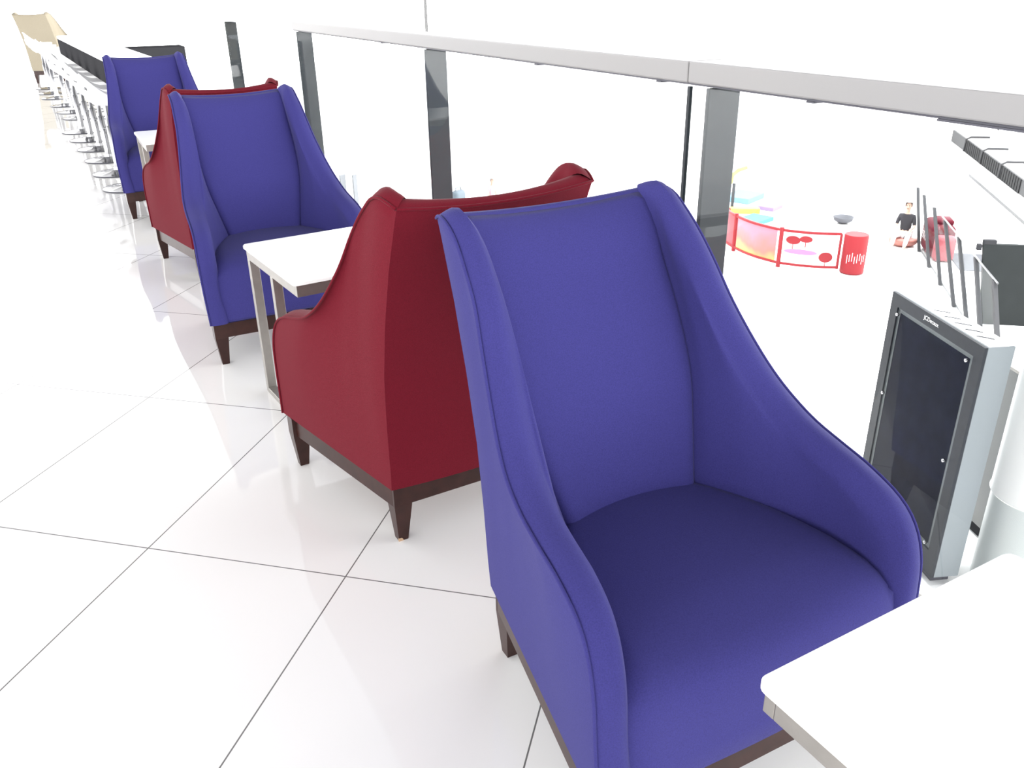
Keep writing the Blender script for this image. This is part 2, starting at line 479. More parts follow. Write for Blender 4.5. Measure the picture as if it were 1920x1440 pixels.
    for yy, zz in [(.560, .432), (.590, .421), (.611, .404), (.624, .380), (.630, .352), (.634, .31), (.637, .25), (.640, .205), (.640, .1905), (.60, .190), (.30, .190)]:
        row = []
        for i in range(nx):
            x = -1 + 2 * i / (nx - 1); e = max(0, (abs(x) - .88) / .12)
            w = hw(min(yy, .64)) + .004 if zz > .191 or yy > .61 else hw(yy) - .03
            row.append(Vector((w * x, yy + .012 * (1 - x * x) * (1 if yy > .6 and zz > .2 else 0) - .010 * e * e, zz - (.016 * e * e if zz > .4 else 0))))
        rows.append(row)
    grid_faces(st, rows)
    bmesh.ops.recalc_face_normals(st, faces=st.faces[:])
    link('seat', st, fab, root, True)
    # timber base frame and legs
    fr = bmesh.new(); A = Vector((.248, .010, 0)); B = Vector((.360, .628, 0)); zt, zb = ZB - .001, .122
    outer = [Vector((-A.x, A.y, 0)), Vector((A.x, A.y, 0)), Vector((B.x, B.y, 0)), Vector((-B.x, B.y, 0))]
    for i in range(4):
        a, b = outer[i], outer[(i + 1) % 4]; cen = Vector((0, .32, 0)); t = (b - a).normalized(); nin = Vector((-t.y, t.x, 0))
        a2, b2 = a + nin * .024 + t * .024, b + nin * .024 - t * .024
        add_hexa(fr, [Vector((p.x, p.y, zb)) for p in (a, b, b2, a2)], [Vector((p.x, p.y, zt)) for p in (a, b, b2, a2)])
    bmesh.ops.recalc_face_normals(fr, faces=fr.faces[:])
    link('base_frame', fr, WOOD, root)
    for sx in (-1, 1):
        for front in (0, 1):
            lg = bmesh.new()
            P = B if front else A; sy = -1 if front else 1
            ang = 0.18
            def q(dx, dy, z): return Vector((sx * (P.x - dx), P.y + sy * dy, z))
            o0 = -.0015
            tpt = [(o0, o0), (.052, o0), (.052, .052), (o0, .052)]
            bpt = [(.007, .008), (.036, .008), (.036, .037), (.007, .037)] if not front else [(.012, .008), (.041, .008), (.041, .037), (.012, .037)]
            add_hexa(lg, [q(a, b, 0.0) for a, b in bpt], [q(a, b, .120) for a, b in tpt])
            add_hexa(lg, [q(a, b, .1200) for a, b in tpt], [q(a, b, zt + .0005) for a, b in tpt])
            bmesh.ops.remove_doubles(lg, verts=lg.verts[:], dist=1e-5)
            bmesh.ops.recalc_face_normals(lg, faces=lg.faces[:])
            link('leg', lg, WOOD, root)
    return root

GROUP = 'armchairs along the balustrade'
blue0 = make_armchair('armchair', 'blue felt wing armchair nearest the camera, facing the white table in the bottom right corner', BLUE, (.925, 1.454, 0), -R(179.34), GROUP)
copy_tree(blue0, (.739, 4.177, 0), -R(178.72), 'blue felt wing armchair in the middle, facing the white table with steel legs', GROUP)
copy_tree(blue0, (.649, 7.163, 0), -R(178.81), 'farthest blue felt wing armchair, standing beside the bar stools', GROUP)
red0 = make_armchair('armchair', 'large red felt wing armchair back to back with the nearest blue armchair', RED, (.863, 1.969, 0), R(3.43), GROUP)
copy_tree(red0, (.750, 4.797, 0), R(1.99), 'red felt wing armchair half hidden behind the middle blue armchair', GROUP)
bm = bmesh.new(); add_hexa(bm, [(-.2425, .0170, .0), (-.226, .0170, .0), (-.226, .02, .0), (-.2425, .02, .0)], [(-.2422, .0166, .011), (-.232, .0166, .010), (-.232, .02, .010), (-.2422, .02, .011)])
ch = link('wood_chip', bm, CHIP, [c for c in red0.children if c.name.startswith('leg')][0]); ch['label'] = 'pale bare wood chip at the foot of the leg'
make_armchair('armchair', 'cream armchair seen from behind at the far end of the bar stools', CREAM, (-.01, 18.25, 0), -R(30), None).scale = (1.13, 1.13, 1.13)

# ------------------------------------------------------------------ low white tables
def make_table(label, corner, rz, flip, far_base=False):
    """corner: world xy of the aisle-side corner by the legs; local x across (towards the glass), local y along the row towards the open end"""
    t = thing('side_table', label, 'table', (corner[0], corner[1], 0), rz, 'low white tables between the armchairs')
    S = .56; q = flip
    bm = bmesh.new(); add_box(bm, (S / 2, q * S / 2, .5935), (S, S, .013), .0)
    es = [e for e in bm.edges if abs(e.verts[0].co.z - e.verts[1].co.z) > .005]
    bmesh.ops.bevel(bm, geom=es, offset=.018, segments=5, affect='EDGES', profile=.5)
    es = [e for e in bm.edges if min(v.co.z for v in e.verts) > .599]
    bmesh.ops.bevel(bm, geom=es, offset=.003, segments=2, affect='EDGES')
    autosmooth(link('tabletop', bm, WHITE, t), 40)
    bm = bmesh.new(); i = .010; h = .042; zc = .587 - h / 2; th = .02
    for (c, s) in [((S / 2, q * (i + th / 2), zc), (S - 2 * i, th, h)), ((S / 2, q * (S - i - th / 2), zc), (S - 2 * i, th, h)),
                   ((i + th / 2, q * S / 2, zc), (th, S - 2 * i - 2 * th, h)), ((S - i - th / 2, q * S / 2, zc), (th, S - 2 * i - 2 * th, h))]:
        add_box(bm, c, s, .0015)
    link('apron', bm, STEEL, t)
    W, Dp, span = .026, .034, .285
    for x0 in (i, S - i - Dp):
        for y0 in ((i, i + span - W) if not far_base else (S - i - W, S - i - span)):
            bm = bmesh.new(); add_box(bm, (x0 + Dp / 2, q * (y0 + W / 2), .5455 / 2), (Dp, W, .5445), .0015)
            link('leg', bm, STEEL, t)
        bm = bmesh.new(); add_box(bm, (x0 + Dp / 2, q * ((i + span / 2) if not far_base else (S - i - span / 2)), .0115), (Dp, span - 2 * W - .0005, .022), .0015)
        link('foot_bar', bm, STEEL, t)
    return t
make_table('white square table at the bottom right corner in front of the nearest blue armchair', (.679, .631), R(2.5), -1, True)
make_table('white square table with steel legs between the large red armchair and the middle blue armchair', (.503, 3.204), R(5.6), -1)
make_table('small white table corner showing between the farthest blue armchair and the red armchair before it', (.424, 6.469), R(1.0), -1)

# ------------------------------------------------------------------ glass balustrade
bal = thing('balustrade', 'glass balustrade with pale metal handrail and dark posts behind the armchairs', 'balustrade', (1.60, 0, 0))
def bx(name, lo, hi, m, bev=0.0, parent=bal, base=(1.60, 0, 0), label=None):
    bm = bmesh.new(); c = [(a + b) / 2 - o for a, b, o in zip(lo, hi, base)]; add_box(bm, c, [b - a for a, b in zip(lo, hi)], bev)
    o = link(name, bm, m, parent)
    if label: o['label'] = label
    return o
XR = 1.575
for y0, y1, m in [(-2.0, 2.003, RAIL), (2.0065, 6.44, RAIL), (6.4435, 13.0, RAIL_GLARE)]:
    bx('handrail', (XR, y0, 1.200), (XR + .125, y1, 1.256), m, .004)
bx('rail_channel', (XR + .010, -2.0, 1.1945), (XR + .040, 6.44, 1.1995), GASKET)
for y in (1.55, 2.15, 2.9, 4.6):
    bx('rail_clip', (XR + .008, y - .013, 1.1895), (XR + .042, y + .013, 1.1944), GASKET, .002)
bx('rail_channel', (XR + .006, -2.0, 1.190), (XR + .040, 1.20, 1.1944), GASKET)
edges = [-2.0, -.02, 2.0, 4.08, 6.5, 9.2, 11.1, 13.0]
for a, b in zip(edges[:-1], edges[1:]):
    bx('glass_panel', (XR + .003, a + .006, .03), (XR + .013, b - .006, 1.1903), GLASS)
for y in edges[2:3]:
    bx('joint_seal', (XR + .003, y - .0055, .03), (XR + .013, y + .0055, 1.1903), POST)
bx('base_channel', (XR - .01, -2.0, .0), (XR + .13, 13.0, .0295), STEEL, .003)
for y0 in (1.925, 4.00, 6.40, 9.13):
    pr = bx('post', (XR + .016, y0, .0300), (XR + .125, y0 + .016, 1.1900), POST, .003)
    bx('stiffener', (XR + .045, y0 + .0165, .0300), (XR + .10, y0 + .036, 1.02), POST, .002, parent=pr, base=(1.60, 0, 0))

# ------------------------------------------------------------------ bar counter and stools
ct = thing('bar_counter', 'long white bar counter with dark front panel behind the bar stools', 'counter', (.30, 9.6, 0), R(2.78))
bm = bmesh.new(); add_box(bm, (.17, 0.3, .985), (.34, 4.9, .03), .003); link('countertop', bm, WHITE, ct)
bm = bmesh.new(); add_box(bm, (.012, 0.3, .885), (.02, 4.9, .169), 0); link('front_panel', bm, DARK, ct)
bm = bmesh.new(); add_box(bm, (.31, 0.3, .4845), (.03, 4.8, .969), 0); link('back_panel', bm, WHITE, ct)
cb = bmesh.new(); add_box(cb, (.98, 10.05, .475), (.62, .36, .95), .006)
tag(link('cabinet', cb, DARK), 'low dark cabinet whose flat top edge shows above the farthest blue armchair', 'cabinet')

def make_stool(loc, rz, label, group):
    t = thing('bar_stool', label, 'bar stool', loc, rz, group)
    bm = bmesh.new(); add_lathe(bm, [(0, 0), (.215, 0), (.218, .004), (.216, .009), (.18, .016), (.10, .026), (.04, .036), (.036, .06), (0, .061)], 40); autosmooth(link('base', bm, CHROME, t), 45)
    bm = bmesh.new(); add_lathe(bm, [(.2165, .0005), (.222, .0005), (.222, .009), (.2165, .0095)], 40); link('base_rim', bm, GASKET, t, True)
    bm = bmesh.new(); add_lathe(bm, [(0, .0605), (.029, .0605), (.029, .40), (.024, .405), (.019, .41), (.019, .655), (0, .655)], 20); autosmooth(link('pole', bm, POLE, t), 45)
    bm = bmesh.new(); add_tube(bm, [(.03, 0, .30), (.12, .10, .30), (.16, .16, .30), (.0, .22, .30), (-.16, .16, .30), (-.12, .10, .30), (-.03, 0, .30)], .008, 8); link('footrest', bm, POLE, t, True)
    bm = bmesh.new(); add_tube(bm, [(.02, -.0, .645), (.12, -.02, .635), (.16, -.02, .620)], .006, 6); link('lever', bm, GASKET, t, True)
    # moulded seat: dished pan turning up into a low back with a hand slot
    bm = bmesh.new(); n = 36; prof = []
    rings = []
    for k in range(n):
        a = 2 * PI * k / n; c, s = math.cos(a), math.sin(a)
        b = max(0, -s) ** 1.6                    # back is on the local -y side
        rx, ry = .205, .19
        ring = [(.02, .660), (.10, .659), (.16, .664), (.195, .680 + .03 * b), (.207, .705 + .09 * b), (.214, .722 + .17 * b), (.206, .728 + .172 * b), (.196, .712 + .10 * b), (.180, .692 + .03 * b), (.14, .680), (.05, .676)]
        rings.append([bm.verts.new((rr / .205 * rx * c, rr / .205 * ry * s - (.02 * b if zz > .7 else 0), zz)) for rr, zz in ring])
    for k in range(n):
        a, b = rings[k], rings[(k + 1) % n]
        for j in range(len(a) - 1):
            back = abs(((k + .5) / n) - .75) < .075
            if back and j in (4, 7): continue
            bm.faces.new((a[j], b[j], b[j + 1], a[j + 1]))
    bm.faces.new([r[0] for r in reversed(rings)]); bm.faces.new([r[-1] for r in rings])
    bmesh.ops.recalc_face_normals(bm, faces=bm.faces[:])
    autosmooth(link('seat', bm, PLASTIC, t), 60)
    return t
SG = 'white bar stools along the counter'
spots = [(.407, 7.70), (.371, 8.43), (.345, 9.20), (.308, 9.95), (.262, 10.66), (.205, 11.38), (.245, 12.72), (.19, 13.44), (.13, 14.32), (.03, 15.48), (-.01, 16.3), (-.05, 17.2)]
names = ['nearest', 'second nearest', 'third nearest', 'fourth nearest', 'fifth nearest', 'sixth nearest', 'seventh nearest', 'eighth nearest', 'ninth nearest', 'tenth nearest', 'second farthest', 'farthest']
s0 = None
for (x, y), nm in zip(spots, names):
    lab = 'white bar stool on a chrome disc base, %s of the row along the counter' % nm
    if s0 is None: s0 = make_stool((x, y, 0), -R(90) + R(3), lab, SG)
    else: copy_tree(s0, (x, y, 0), -R(90) + R(random.uniform(-4, 8)), lab, SG)

# ------------------------------------------------------------------ advertising kiosk on the lower floor
FL = Vector((7.39, 5.74, 0)); FR = Vector((6.83, 4.27, 0))      # top front corners seen from the balcony
wdir = (FR - FL).normalized(); ndir = Vector((wdir.y, -wdir.x, 0))
if ndir.dot(Vector((-1, 0, 0))) < 0: ndir = -ndir
KW = (FR - FL).length; KH = -1.5 - LOW; KD = .29
kang = math.atan2(wdir.y, wdir.x)
ks = thing('advertising_kiosk', 'freestanding grey advertising kiosk with dark screen seen through the glass', 'advertising kiosk', (FL.x, FL.y, LOW), kang)
# local axes: x along the face, -y towards the viewer side, z up
def kflip(): return ndir.dot(Vector((math.sin(kang), -math.cos(kang), 0)))
SY = -1 if kflip() > 0 else 1          # sign of the outward face direction in local y
def kbox(name, x0, x1, d0, d1, z0, z1, m, bev=0.0, parent=ks):
    bm = bmesh.new(); ya, yb = SY * -d0, SY * -d1
    add_box(bm, ((x0 + x1) / 2, (ya + yb) / 2, (z0 + z1) / 2), (x1 - x0, abs(yb - ya), z1 - z0), bev); return link(name, bm, m, parent)
kbox('housing', 0, KW, .03, KD, .10, KH, KGREY, .006)
kbox('plinth', .08, KW - .08, .06, KD - .04, 0, .0995, GASKET)
kbox('top_cap', .012, KW - .012, .045, KD - .012, KH, KH + .003, WHITE)
F = .13
bm = bmesh.new()
for x0, x1, z0, z1 in [(0, F, .10, KH), (KW - F, KW, .10, KH), (F, KW - F, KH - F * 1.0, KH), (F, KW - F, .10, .10 + F * 1.9)]:
    add_box(bm, ((x0 + x1) / 2, SY * -.0145, (z0 + z1) / 2), (x1 - x0, .03, z1 - z0), 0)
link('front_frame', bm, CHARCOAL, ks)
kbox('screen', F + .05, KW - F - .05, .018, .0295, .10 + F * 1.9 + .05, KH - F - .05, SCREEN)
bm = bmesh.new()
x0, x1, z0, z1 = F + .002, KW - F - .002, .10 + F * 1.9 + .002, KH - F - .002
for a, b, c, d in [(x0, x0 + .046, z0, z1), (x1 - .046, x1, z0, z1), (x0 + .046, x1 - .046, z1 - .046, z1), (x0 + .046, x1 - .046, z0, z0 + .046)]:
    add_box(bm, ((a + b) / 2, SY * -.022, (c + d) / 2), (b - a, .014, d - c))
link('inner_bezel', bm, mat('grey_bezel', (.075, .085, .09), rough=.4), ks)
kbox('cover_pane', x0 + .012, x1 - .012, -.012, -.004, z0 + .012, z1 - .012, COVER)
for bxp, bz in [(x0 + .05, z1 - .06), (x1 - .05, z1 - .06), (x0 + .05, (z0 + z1) / 2 + .1), (x1 - .05, (z0 + z1) / 2 - .05), (x1 - .05, z0 + .06), (x0 + .05, z0 + .06)]:
    bm = bmesh.new(); bmesh.ops.create_cone(bm, cap_ends=True, segments=14, radius1=.019, radius2=.016, depth=.03)
    for v in bm.verts: v.co = Vector((bxp + v.co.x, SY * (.020 - 0) + v.co.z * SY * .8, bz + v.co.y))
    bmesh.ops.recalc_face_normals(bm, faces=bm.faces[:]); link('bolt', bm, CHROME, ks, True)
for k in range(5):
    xx = KW * (.42 + .11 * k)
    bm = bmesh.new(); add_tube(bm, [(xx - .05, SY * -.09, KH + .005), (xx, SY * -.15, KH + .006), (xx + .05, SY * -.20, KH + .005)], .004, 6); link('vent_slot', bm, GREY, ks, True)
def text_mesh(name, s, size, m, parent, M):
    cu = bpy.data.curves.new(name, 'FONT'); cu.body = s; cu.size = size; cu.extrude = .001; cu.align_x = 'CENTER'; cu.align_y = 'CENTER'
    o = bpy.data.objects.new(name, cu); C.objects.link(o); dg = bpy.context.evaluated_depsgraph_get(); dg.update()
    me = bpy.data.meshes.new_from_object(o.evaluated_get(dg)); C.objects.unlink(o); bpy.data.objects.remove(o)
    me.materials.clear(); me.materials.append(m); o = bpy.data.objects.new(name, me); C.objects.link(o); o.parent = parent; o.matrix_local = M
    return o
text_mesh('lettering', 'JCDecaux', .062, mat('white_ink', (.95, .95, .95)), ks, Matrix.Translation((KW * .47, SY * .0022, KH - F * .46)) @ Matrix.Rotation(R(90), 4, 'X') @ (Matrix.Identity(4) if SY < 0 else Matrix.Rotation(PI, 4, 'Y')))

# ------------------------------------------------------------------ lower hall: column and steel cabinet
pc = thing('column', 'thick white round column with pale grey lower sleeve at the right edge', 'column', (7.62, 3.92, LOW))
bm = bmesh.new(); add_lathe(bm, [(0, 1.035), (.40, 1.035), (.41, 1.05), (.40, 1.07), (.40, 8.0), (0, 8.0)], 48); autosmooth(link('shaft', bm, PILLAR, pc), 40)
bm = bmesh.new(); add_lathe(bm, [(0, 0), (.385, 0), (.385, 1.034), (0, 1.034)], 48); autosmooth(link('sleeve', bm, SLEEVE, pc), 40)
sb = thing('steel_cabinet', 'upright stainless cabinet on short feet between the kiosk and the white column', 'cabinet', (8.38, 4.95, LOW), kang)
bm = bmesh.new(); add_box(bm, (.25, 0, 1.06), (.62, .5, 1.84), .006); link('body', bm, mat('pale_steel', (.20, .20, .195), rough=.4, metal=.2), sb)
bm = bmesh.new(); add_box(bm, (.25, 0, .07), (.56, .42, .139)); link('foot_plinth', bm, DARK, sb)
bm = bmesh.new(); add_box(bm, (.25, 0, 1.995), (.66, .54, .03), .004); link('lid', bm, STEEL, sb)

# ------------------------------------------------------------------ lower hall: escalator enclosure
d = Vector((-.66, -.75, 0)).normalized(); n = Vector((d.y, -d.x, 0))
A0 = Vector((16.59, 12.41, LOW))
eg = thing('glass_screen', 'low glass screen with leaning steel uprights in front of the red toy ride', 'glass screen', A0)
bots = [0, 1.2, 2.42, 3.71, 4.82, 5.86, 7.0]; tops = [-1.36, -.56, .65, 1.79, 3.07, 4.43, 5.7]
for i, (b, t) in enumerate(zip(bots, tops)):
    bm = bmesh.new(); w = .030 + .006 * i; p = d * b; q = d * t + Vector((0, 0, 1.15))
    add_hexa(bm, [p - d * w - n * .03, p + d * w - n * .03, p + d * w + n * .03, p - d * w + n * .03], [q - d * w - n * .03, q + d * w - n * .03, q + d * w + n * .03, q - d * w + n * .03])
    bmesh.ops.recalc_face_normals(bm, faces=bm.faces[:]); link('upright', bm, mat('upright_steel', (.045, .045, .048), rough=.7, spec=.2) if i == 0 else bpy.data.materials['upright_steel'], eg)
for i in range(6):
    bm = bmesh.new(); w = .06
    p, p2 = d * (bots[i] + w), d * (bots[i + 1] - w); q, q2 = d * (tops[i] + w), d * (tops[i + 1] - w); z = Vector((0, 0, 1.14))
    add_hexa(bm, [p - n * .006, p2 - n * .006, p2 + n * .006, p + n * .006], [q - n * .006 + z, q2 - n * .006 + z, q2 + n * .006 + z, q + n * .006 + z])
    bmesh.ops.recalc_face_normals(bm, faces=bm.faces[:]); link('glass_pane', bm, GLASS, eg)
bm = bmesh.new(); p, q = d * 1.5 + Vector((0, 0, 1.165)), d * 5.9 + Vector((0, 0, 1.165)); add_tube(bm, [p, q], .016, 8); link('top_rail', bm, mat('rail_grey', (.11, .11, .115), rough=.35), eg)
bm = bmesh.new(); p, q = d * -.1 + Vector((0, 0, .016)) - n * .05, d * 7.1 + Vector((0, 0, .016)) - n * .05; add_tube(bm, [p, q], .014, 8); link('bottom_rail', bm, bpy.data.materials['rail_grey'], eg)

# dark side panel behind the kiosk
pt = lambda x, y, z: Vector((x, y, z))
PANEL = [pt(12.04, 7.99, -2.66), pt(11.15, 6.05, -2.66)]
pd = Vector((.57, -.45, 0)).normalized(); pn = Vector((pd.y, -pd.x, 0))
P0 = Vector((13.61, 8.98, LOW))
ep = thing('partition', 'dark grey partition with a small bracket behind the advertising kiosk', 'partition', P0)
bm = bmesh.new()
prof = [pd * .24 + Vector((0, 0, .001)), pd * 2.4 + Vector((0, 0, .001)), pd * 2.4 + Vector((0, 0, 1.44)), Vector((0, 0, 1.44))]
add_prism(bm, [p - pn * .04 for p in prof], pn * .08); bmesh.ops.recalc_face_normals(bm, faces=bm.faces[:]); link('cladding', bm, ESC, ep)
bm = bmesh.new(); add_box(bm, pd * .10 + Vector((0, 0, 1.475)), (.20, .10, .069), .004, rz=math.atan2(pd.y, pd.x)); link('bracket', bm, DARK, ep)
bm = bmesh.new(); add_box(bm, pd * -.05 + Vector((0, 0, 1.38)), (.07, .09, .10), .004, rz=math.atan2(pd.y, pd.x)); link('hinge', bm, DARK, ep)

def off(a, s, z=0.0): return Vector(a) + d * s + Vector((0, 0, z))
# low dark handrail strip parallel to the glass screen
hr = thing('low_rail', 'low dark metal rail on the floor running to the right edge', 'rail', (24.8, 17.26, LOW))
bm = bmesh.new(); add_prism(bm, [-n * .06, n * .06, n * .06 + Vector((0, 0, .07)), -n * .06 + Vector((0, 0, .07))], d * 9); bmesh.ops.recalc_face_normals(bm, faces=bm.faces[:]); link('kerb', bm, mat('rail_dark', (.05, .05, .052), rough=.4), hr)
bm = bmesh.new(); add_tube(bm, [n * .35 + d * .6 + Vector((0, 0, .05)), n * .35 + d * 9 + Vector((0, 0, .05))], .05, 8); link('pipe', bm, SLEEVE, hr)
# ribbed board with hooks
rb = thing('ribbed_barrier', 'long low dark ribbed board with curved hooks at the upper right', 'barrier', (29.9, 21.87, LOW))
bm = bmesh.new(); add_prism(bm, [-n * .03, n * .03, n * .03 + Vector((0, 0, .40)), -n * .03 + Vector((0, 0, .40))], d * 12); bmesh.ops.recalc_face_normals(bm, faces=bm.faces[:]); link('board', bm, RIB, rb)
bm = bmesh.new()
rn = n if n.dot(Vector((-1, -1, 0))) > 0 else -n
for k in range(28):
    s = 2.4 + k * .245
    add_prism(bm, [d * s + rn * .032 + Vector((0, 0, -.0)), d * (s + .19) + rn * .032, d * (s + .19) + rn * .055, d * s + rn * .055], (0, 0, .395))
bmesh.ops.recalc_face_normals(bm, faces=bm.faces[:]); link('ribs', bm, mat('darker_rubber', (.012, .012, .013), rough=.8), rb)
for s in (2.35, 4.75, 7.1):
    bm = bmesh.new(); a = d * s + rn * .07
    add_tube(bm, [a + Vector((0, 0, .02)), a + Vector((0, 0, .42)), a - rn * .15 + Vector((0, 0, .50)), a - rn * .75 + Vector((0, 0, .50))], .035, 8); link('hook', bm, RIB, rb, True)
# bunting on two thin stands
bt = thing('bunting', 'string of small dark triangular flags at the far upper right', 'bunting', (33.3, 22.6, LOW))
bm = bmesh.new(); e = Vector((.77, -.64, 0)).normalized(); add_tube(bm, [(0, 0, .13), tuple(e * 3.4 + Vector((0, 0, .13)))], .008, 6)
for q in (0, 3.4): add_tube(bm, [tuple(e * q), tuple(e * q + Vector((0, 0, .15)))], .012, 6)
link('cord', bm, PILLAR, bt)
for k in range(13):
    bm = bmesh.new(); c = e * (.13 + k * .25); nn = Vector((e.y, -e.x, 0)) * .004
    add_prism(bm, [c - e * .10 + Vector((0, 0, .125)) - nn, c + e * .10 + Vector((0, 0, .125)) - nn, c + e * .05 + Vector((0, 0, .01)) - nn], nn * 2)
    bmesh.ops.recalc_face_normals(bm, faces=bm.faces[:]); link('flag', bm, DARK, bt)

# ------------------------------------------------------------------ play area
rs = thing('toy_ride', 'rounded red toy ride with white stripes behind the leaning steel uprights', 'toy ride', (16.75, 12.10, LOW), R(-131.4))
bm = bmesh.new(); add_box(bm, (-.12, 0, .36), (1.0, .52, .718), .14, seg=4); autosmooth(link('body', bm, MAROON, rs), 60)
bm = bmesh.new(); add_box(bm, (-.02, .03, .755), (.46, .36, .12), .05, seg=3); autosmooth(link('hump', bm, MAROON, rs), 60)
bm = bmesh.new(); add_box(bm, (.53, .02, .28), (.28, .42, .558), .10, seg=4); autosmooth(link('side_bolster', bm, PINK, rs), 60)
for k in range(6):
    bm = bmesh.new(); add_box(bm, (-.36 + .10 * k, -.2625, .36), (.022, .006, .16), rz=0); link('white_stripe', bm, WHITE, rs)
gm = bmesh.new(); add_box(gm, (16.85, 11.3, LOW + .008), (1.3, .7, .016), 0, rz=R(-131.4)); tag(link('floor_patch', gm, GREY), 'flat grey patch on the floor in front of the red toy ride', 'mat')  # thin flat grey slab on the hall floor by the toy ride

FH = .83
pf = thing('play_fence', 'low red framed play fence with painted panels', 'fence', (13.09, 13.14, LOW))
def lp(u, v): return Vector((v - 13.09, u - 13.14, 0))
PA, PB, PR, PZ = lp(14.56, 13.08), lp(13.14, 13.09), lp(12.27, 13.90), lp(15.3, 13.42)
def arc(a, b, bulge, n=14):
    t = (b - a); nn = Vector((t.y, -t.x, 0)).normalized()
    if nn.x > 0: nn = -nn
    return [a + t * (k / n) + nn * bulge * math.sin(PI * k / n) for k in range(n + 1)]
def wall(name, pts, z0, z1, th, m, parent):
    bm = bmesh.new(); L, Rr = [], []
    for k, p in enumerate(pts):
        t = (pts[min(k + 1, len(pts) - 1)] - pts[max(k - 1, 0)]).normalized(); nn = Vector((t.y, -t.x, 0)) * th / 2
        L.append(p + nn); Rr.append(p - nn)
    for k in range(len(pts) - 1):
        z = lambda p, zz: Vector((p.x, p.y, zz))
        add_hexa(bm, [z(q, z0) for q in (L[k], L[k + 1], Rr[k + 1], Rr[k])], [z(q, z1) for q in (L[k], L[k + 1], Rr[k + 1], Rr[k])])
    bmesh.ops.recalc_face_normals(bm, faces=bm.faces[:]); return link(name, bm, m, parent)
def paint_mat():
    m = bpy.data.materials.new('painted_sunset'); m.use_nodes = True; nt = m.node_tree; b = nt.nodes['Principled BSDF']; b.inputs['Roughness'].default_value = .4
    tc = nt.nodes.new('ShaderNodeTexCoord'); sp = nt.nodes.new('ShaderNodeSeparateXYZ'); nz = nt.nodes.new('ShaderNodeTexNoise'); nz.inputs['Scale'].default_value = 2.2
    ad = nt.nodes.new('ShaderNodeMath'); ad.operation = 'MULTIPLY_ADD'; ad.inputs[1].default_value = .55
    rp = nt.nodes.new('ShaderNodeValToRGB'); e = rp.color_ramp.elements
    e[0].position = .30; e[0].color = (.55, .40, .10, 1); e[1].position = .95; e[1].color = (.50, .16, .22, 1)
    k = rp.color_ramp.elements.new(.6); k.color = (.52, .13, .10, 1)
    nt.links.new(tc.outputs['Object'], sp.inputs[0]); nt.links.new(tc.outputs['Object'], nz.inputs['Vector'])
    nt.links.new(nz.outputs['Fac'], ad.inputs[0]); nt.links.new(sp.outputs['Z'], ad.inputs[2]); nt.links.new(ad.outputs[0], rp.inputs[0]); nt.links.new(rp.outputs[0], b.inputs['Base Color'])
    return m
PAINT = paint_mat()
PWHITE = mat('painted_white_board', (.88, .86, .84), rough=.4)
a1 = arc(PA, PB, .10); a2 = arc(PB, PR, .08); a0 = arc(PZ, PA, .05)
for arcp, m in ((a0, PINK), (a1, PAINT), (a2, PWHITE)):
    pnl = wall('panel', arcp[1:-1], .10, FH - .04, .02, m, pf)
    for z in (.075, FH - .04):
        wall('rail', arcp, z - .008, z + .042, .05, KRED, pf)
    if m is PWHITE:
        for k, zz, rx, rz_ in ((3, .62, .15, .09), (6, .66, .13, .07), (11, .30, .14, .11)):
            p = arcp[k]; t = (arcp[k + 1] - arcp[k - 1]).normalized(); nn = Vector((t.y, -t.x, 0)); nn = nn if nn.x < 0 else -nn
            bm = bmesh.new(); ring = [p + nn * .0105 + t * rx * math.cos(2 * PI * q / 20) + Vector((0, 0, zz + rz_ * math.sin(2 * PI * q / 20))) for q in range(20)]
            add_prism(bm, ring, nn * .004); add_prism(bm, [p + nn * .0105 + t * -.008 + Vector((0, 0, zz - rz_)), p + nn * .0105 + t * .008 + Vector((0, 0, zz - rz_)), p + nn * .0105 + t * .008 + Vector((0, 0, zz - rz_ - .10)), p + nn * .0105 - t * .008 + Vector((0, 0, zz - rz_ - .10))], nn * .004)
            bmesh.ops.recalc_face_normals(bm, faces=bm.faces[:]); o = link('painted_tree', bm, KRED, pf); o['label'] = 'painted red round tree'
        for k, zz, rx, rz_, col, nm in ((5, .38, .34, .055, (.40, .16, .40), 'painted_cloud'), (4, .22, .22, .05, (.90, .82, .50), 'painted_hill')):
            p = arcp[k]; t = (arcp[k + 1] - arcp[k - 1]).normalized(); nn = Vector((t.y, -t.x, 0)); nn = nn if nn.x < 0 else -nn
            bm = bmesh.new(); ring = [p + nn * .0105 + t * rx * math.cos(2 * PI * q / 20) + Vector((0, 0, zz + rz_ * math.sin(2 * PI * q / 20))) for q in range(20)]
            add_prism(bm, ring, nn * .003); bmesh.ops.recalc_face_normals(bm, faces=bm.faces[:]); link(nm, bm, mat(nm, col, rough=.5), pf)
for p in (PZ, PA, PB):
    bm = bmesh.new(); add_lathe(bm, [(0, 0), (.045, 0), (.045, FH + .03), (0, FH + .03)], 16, p); autosmooth(link('post', bm, KRED, pf), 40)
    bm = bmesh.new(); tt = (PR - PB).normalized() if p is PB else (PB - PA).normalized(); q = p + tt * .11; add_lathe(bm, [(0, .08), (.022, .08), (.022, FH - .02), (0, FH - .02)], 12, q); autosmooth(link('inner_post', bm, KRED, pf), 40)
bm = bmesh.new(); q = PR; add_lathe(bm, [(0, .06), (.028, .06), (.028, FH - .02), (0, FH - .02)], 12, q); autosmooth(link('inner_post', bm, KRED, pf), 40)
dr = thing('play_drum', 'red upright drum at the right end of the play fence', 'drum', (14.13, 12.08, LOW))
bm = bmesh.new(); add_lathe(bm, [(0, 0), (.215, 0), (.24, .02), (.24, .80), (.225, .82), (0, .82)], 40); autosmooth(link('body', bm, KRED, dr), 40)
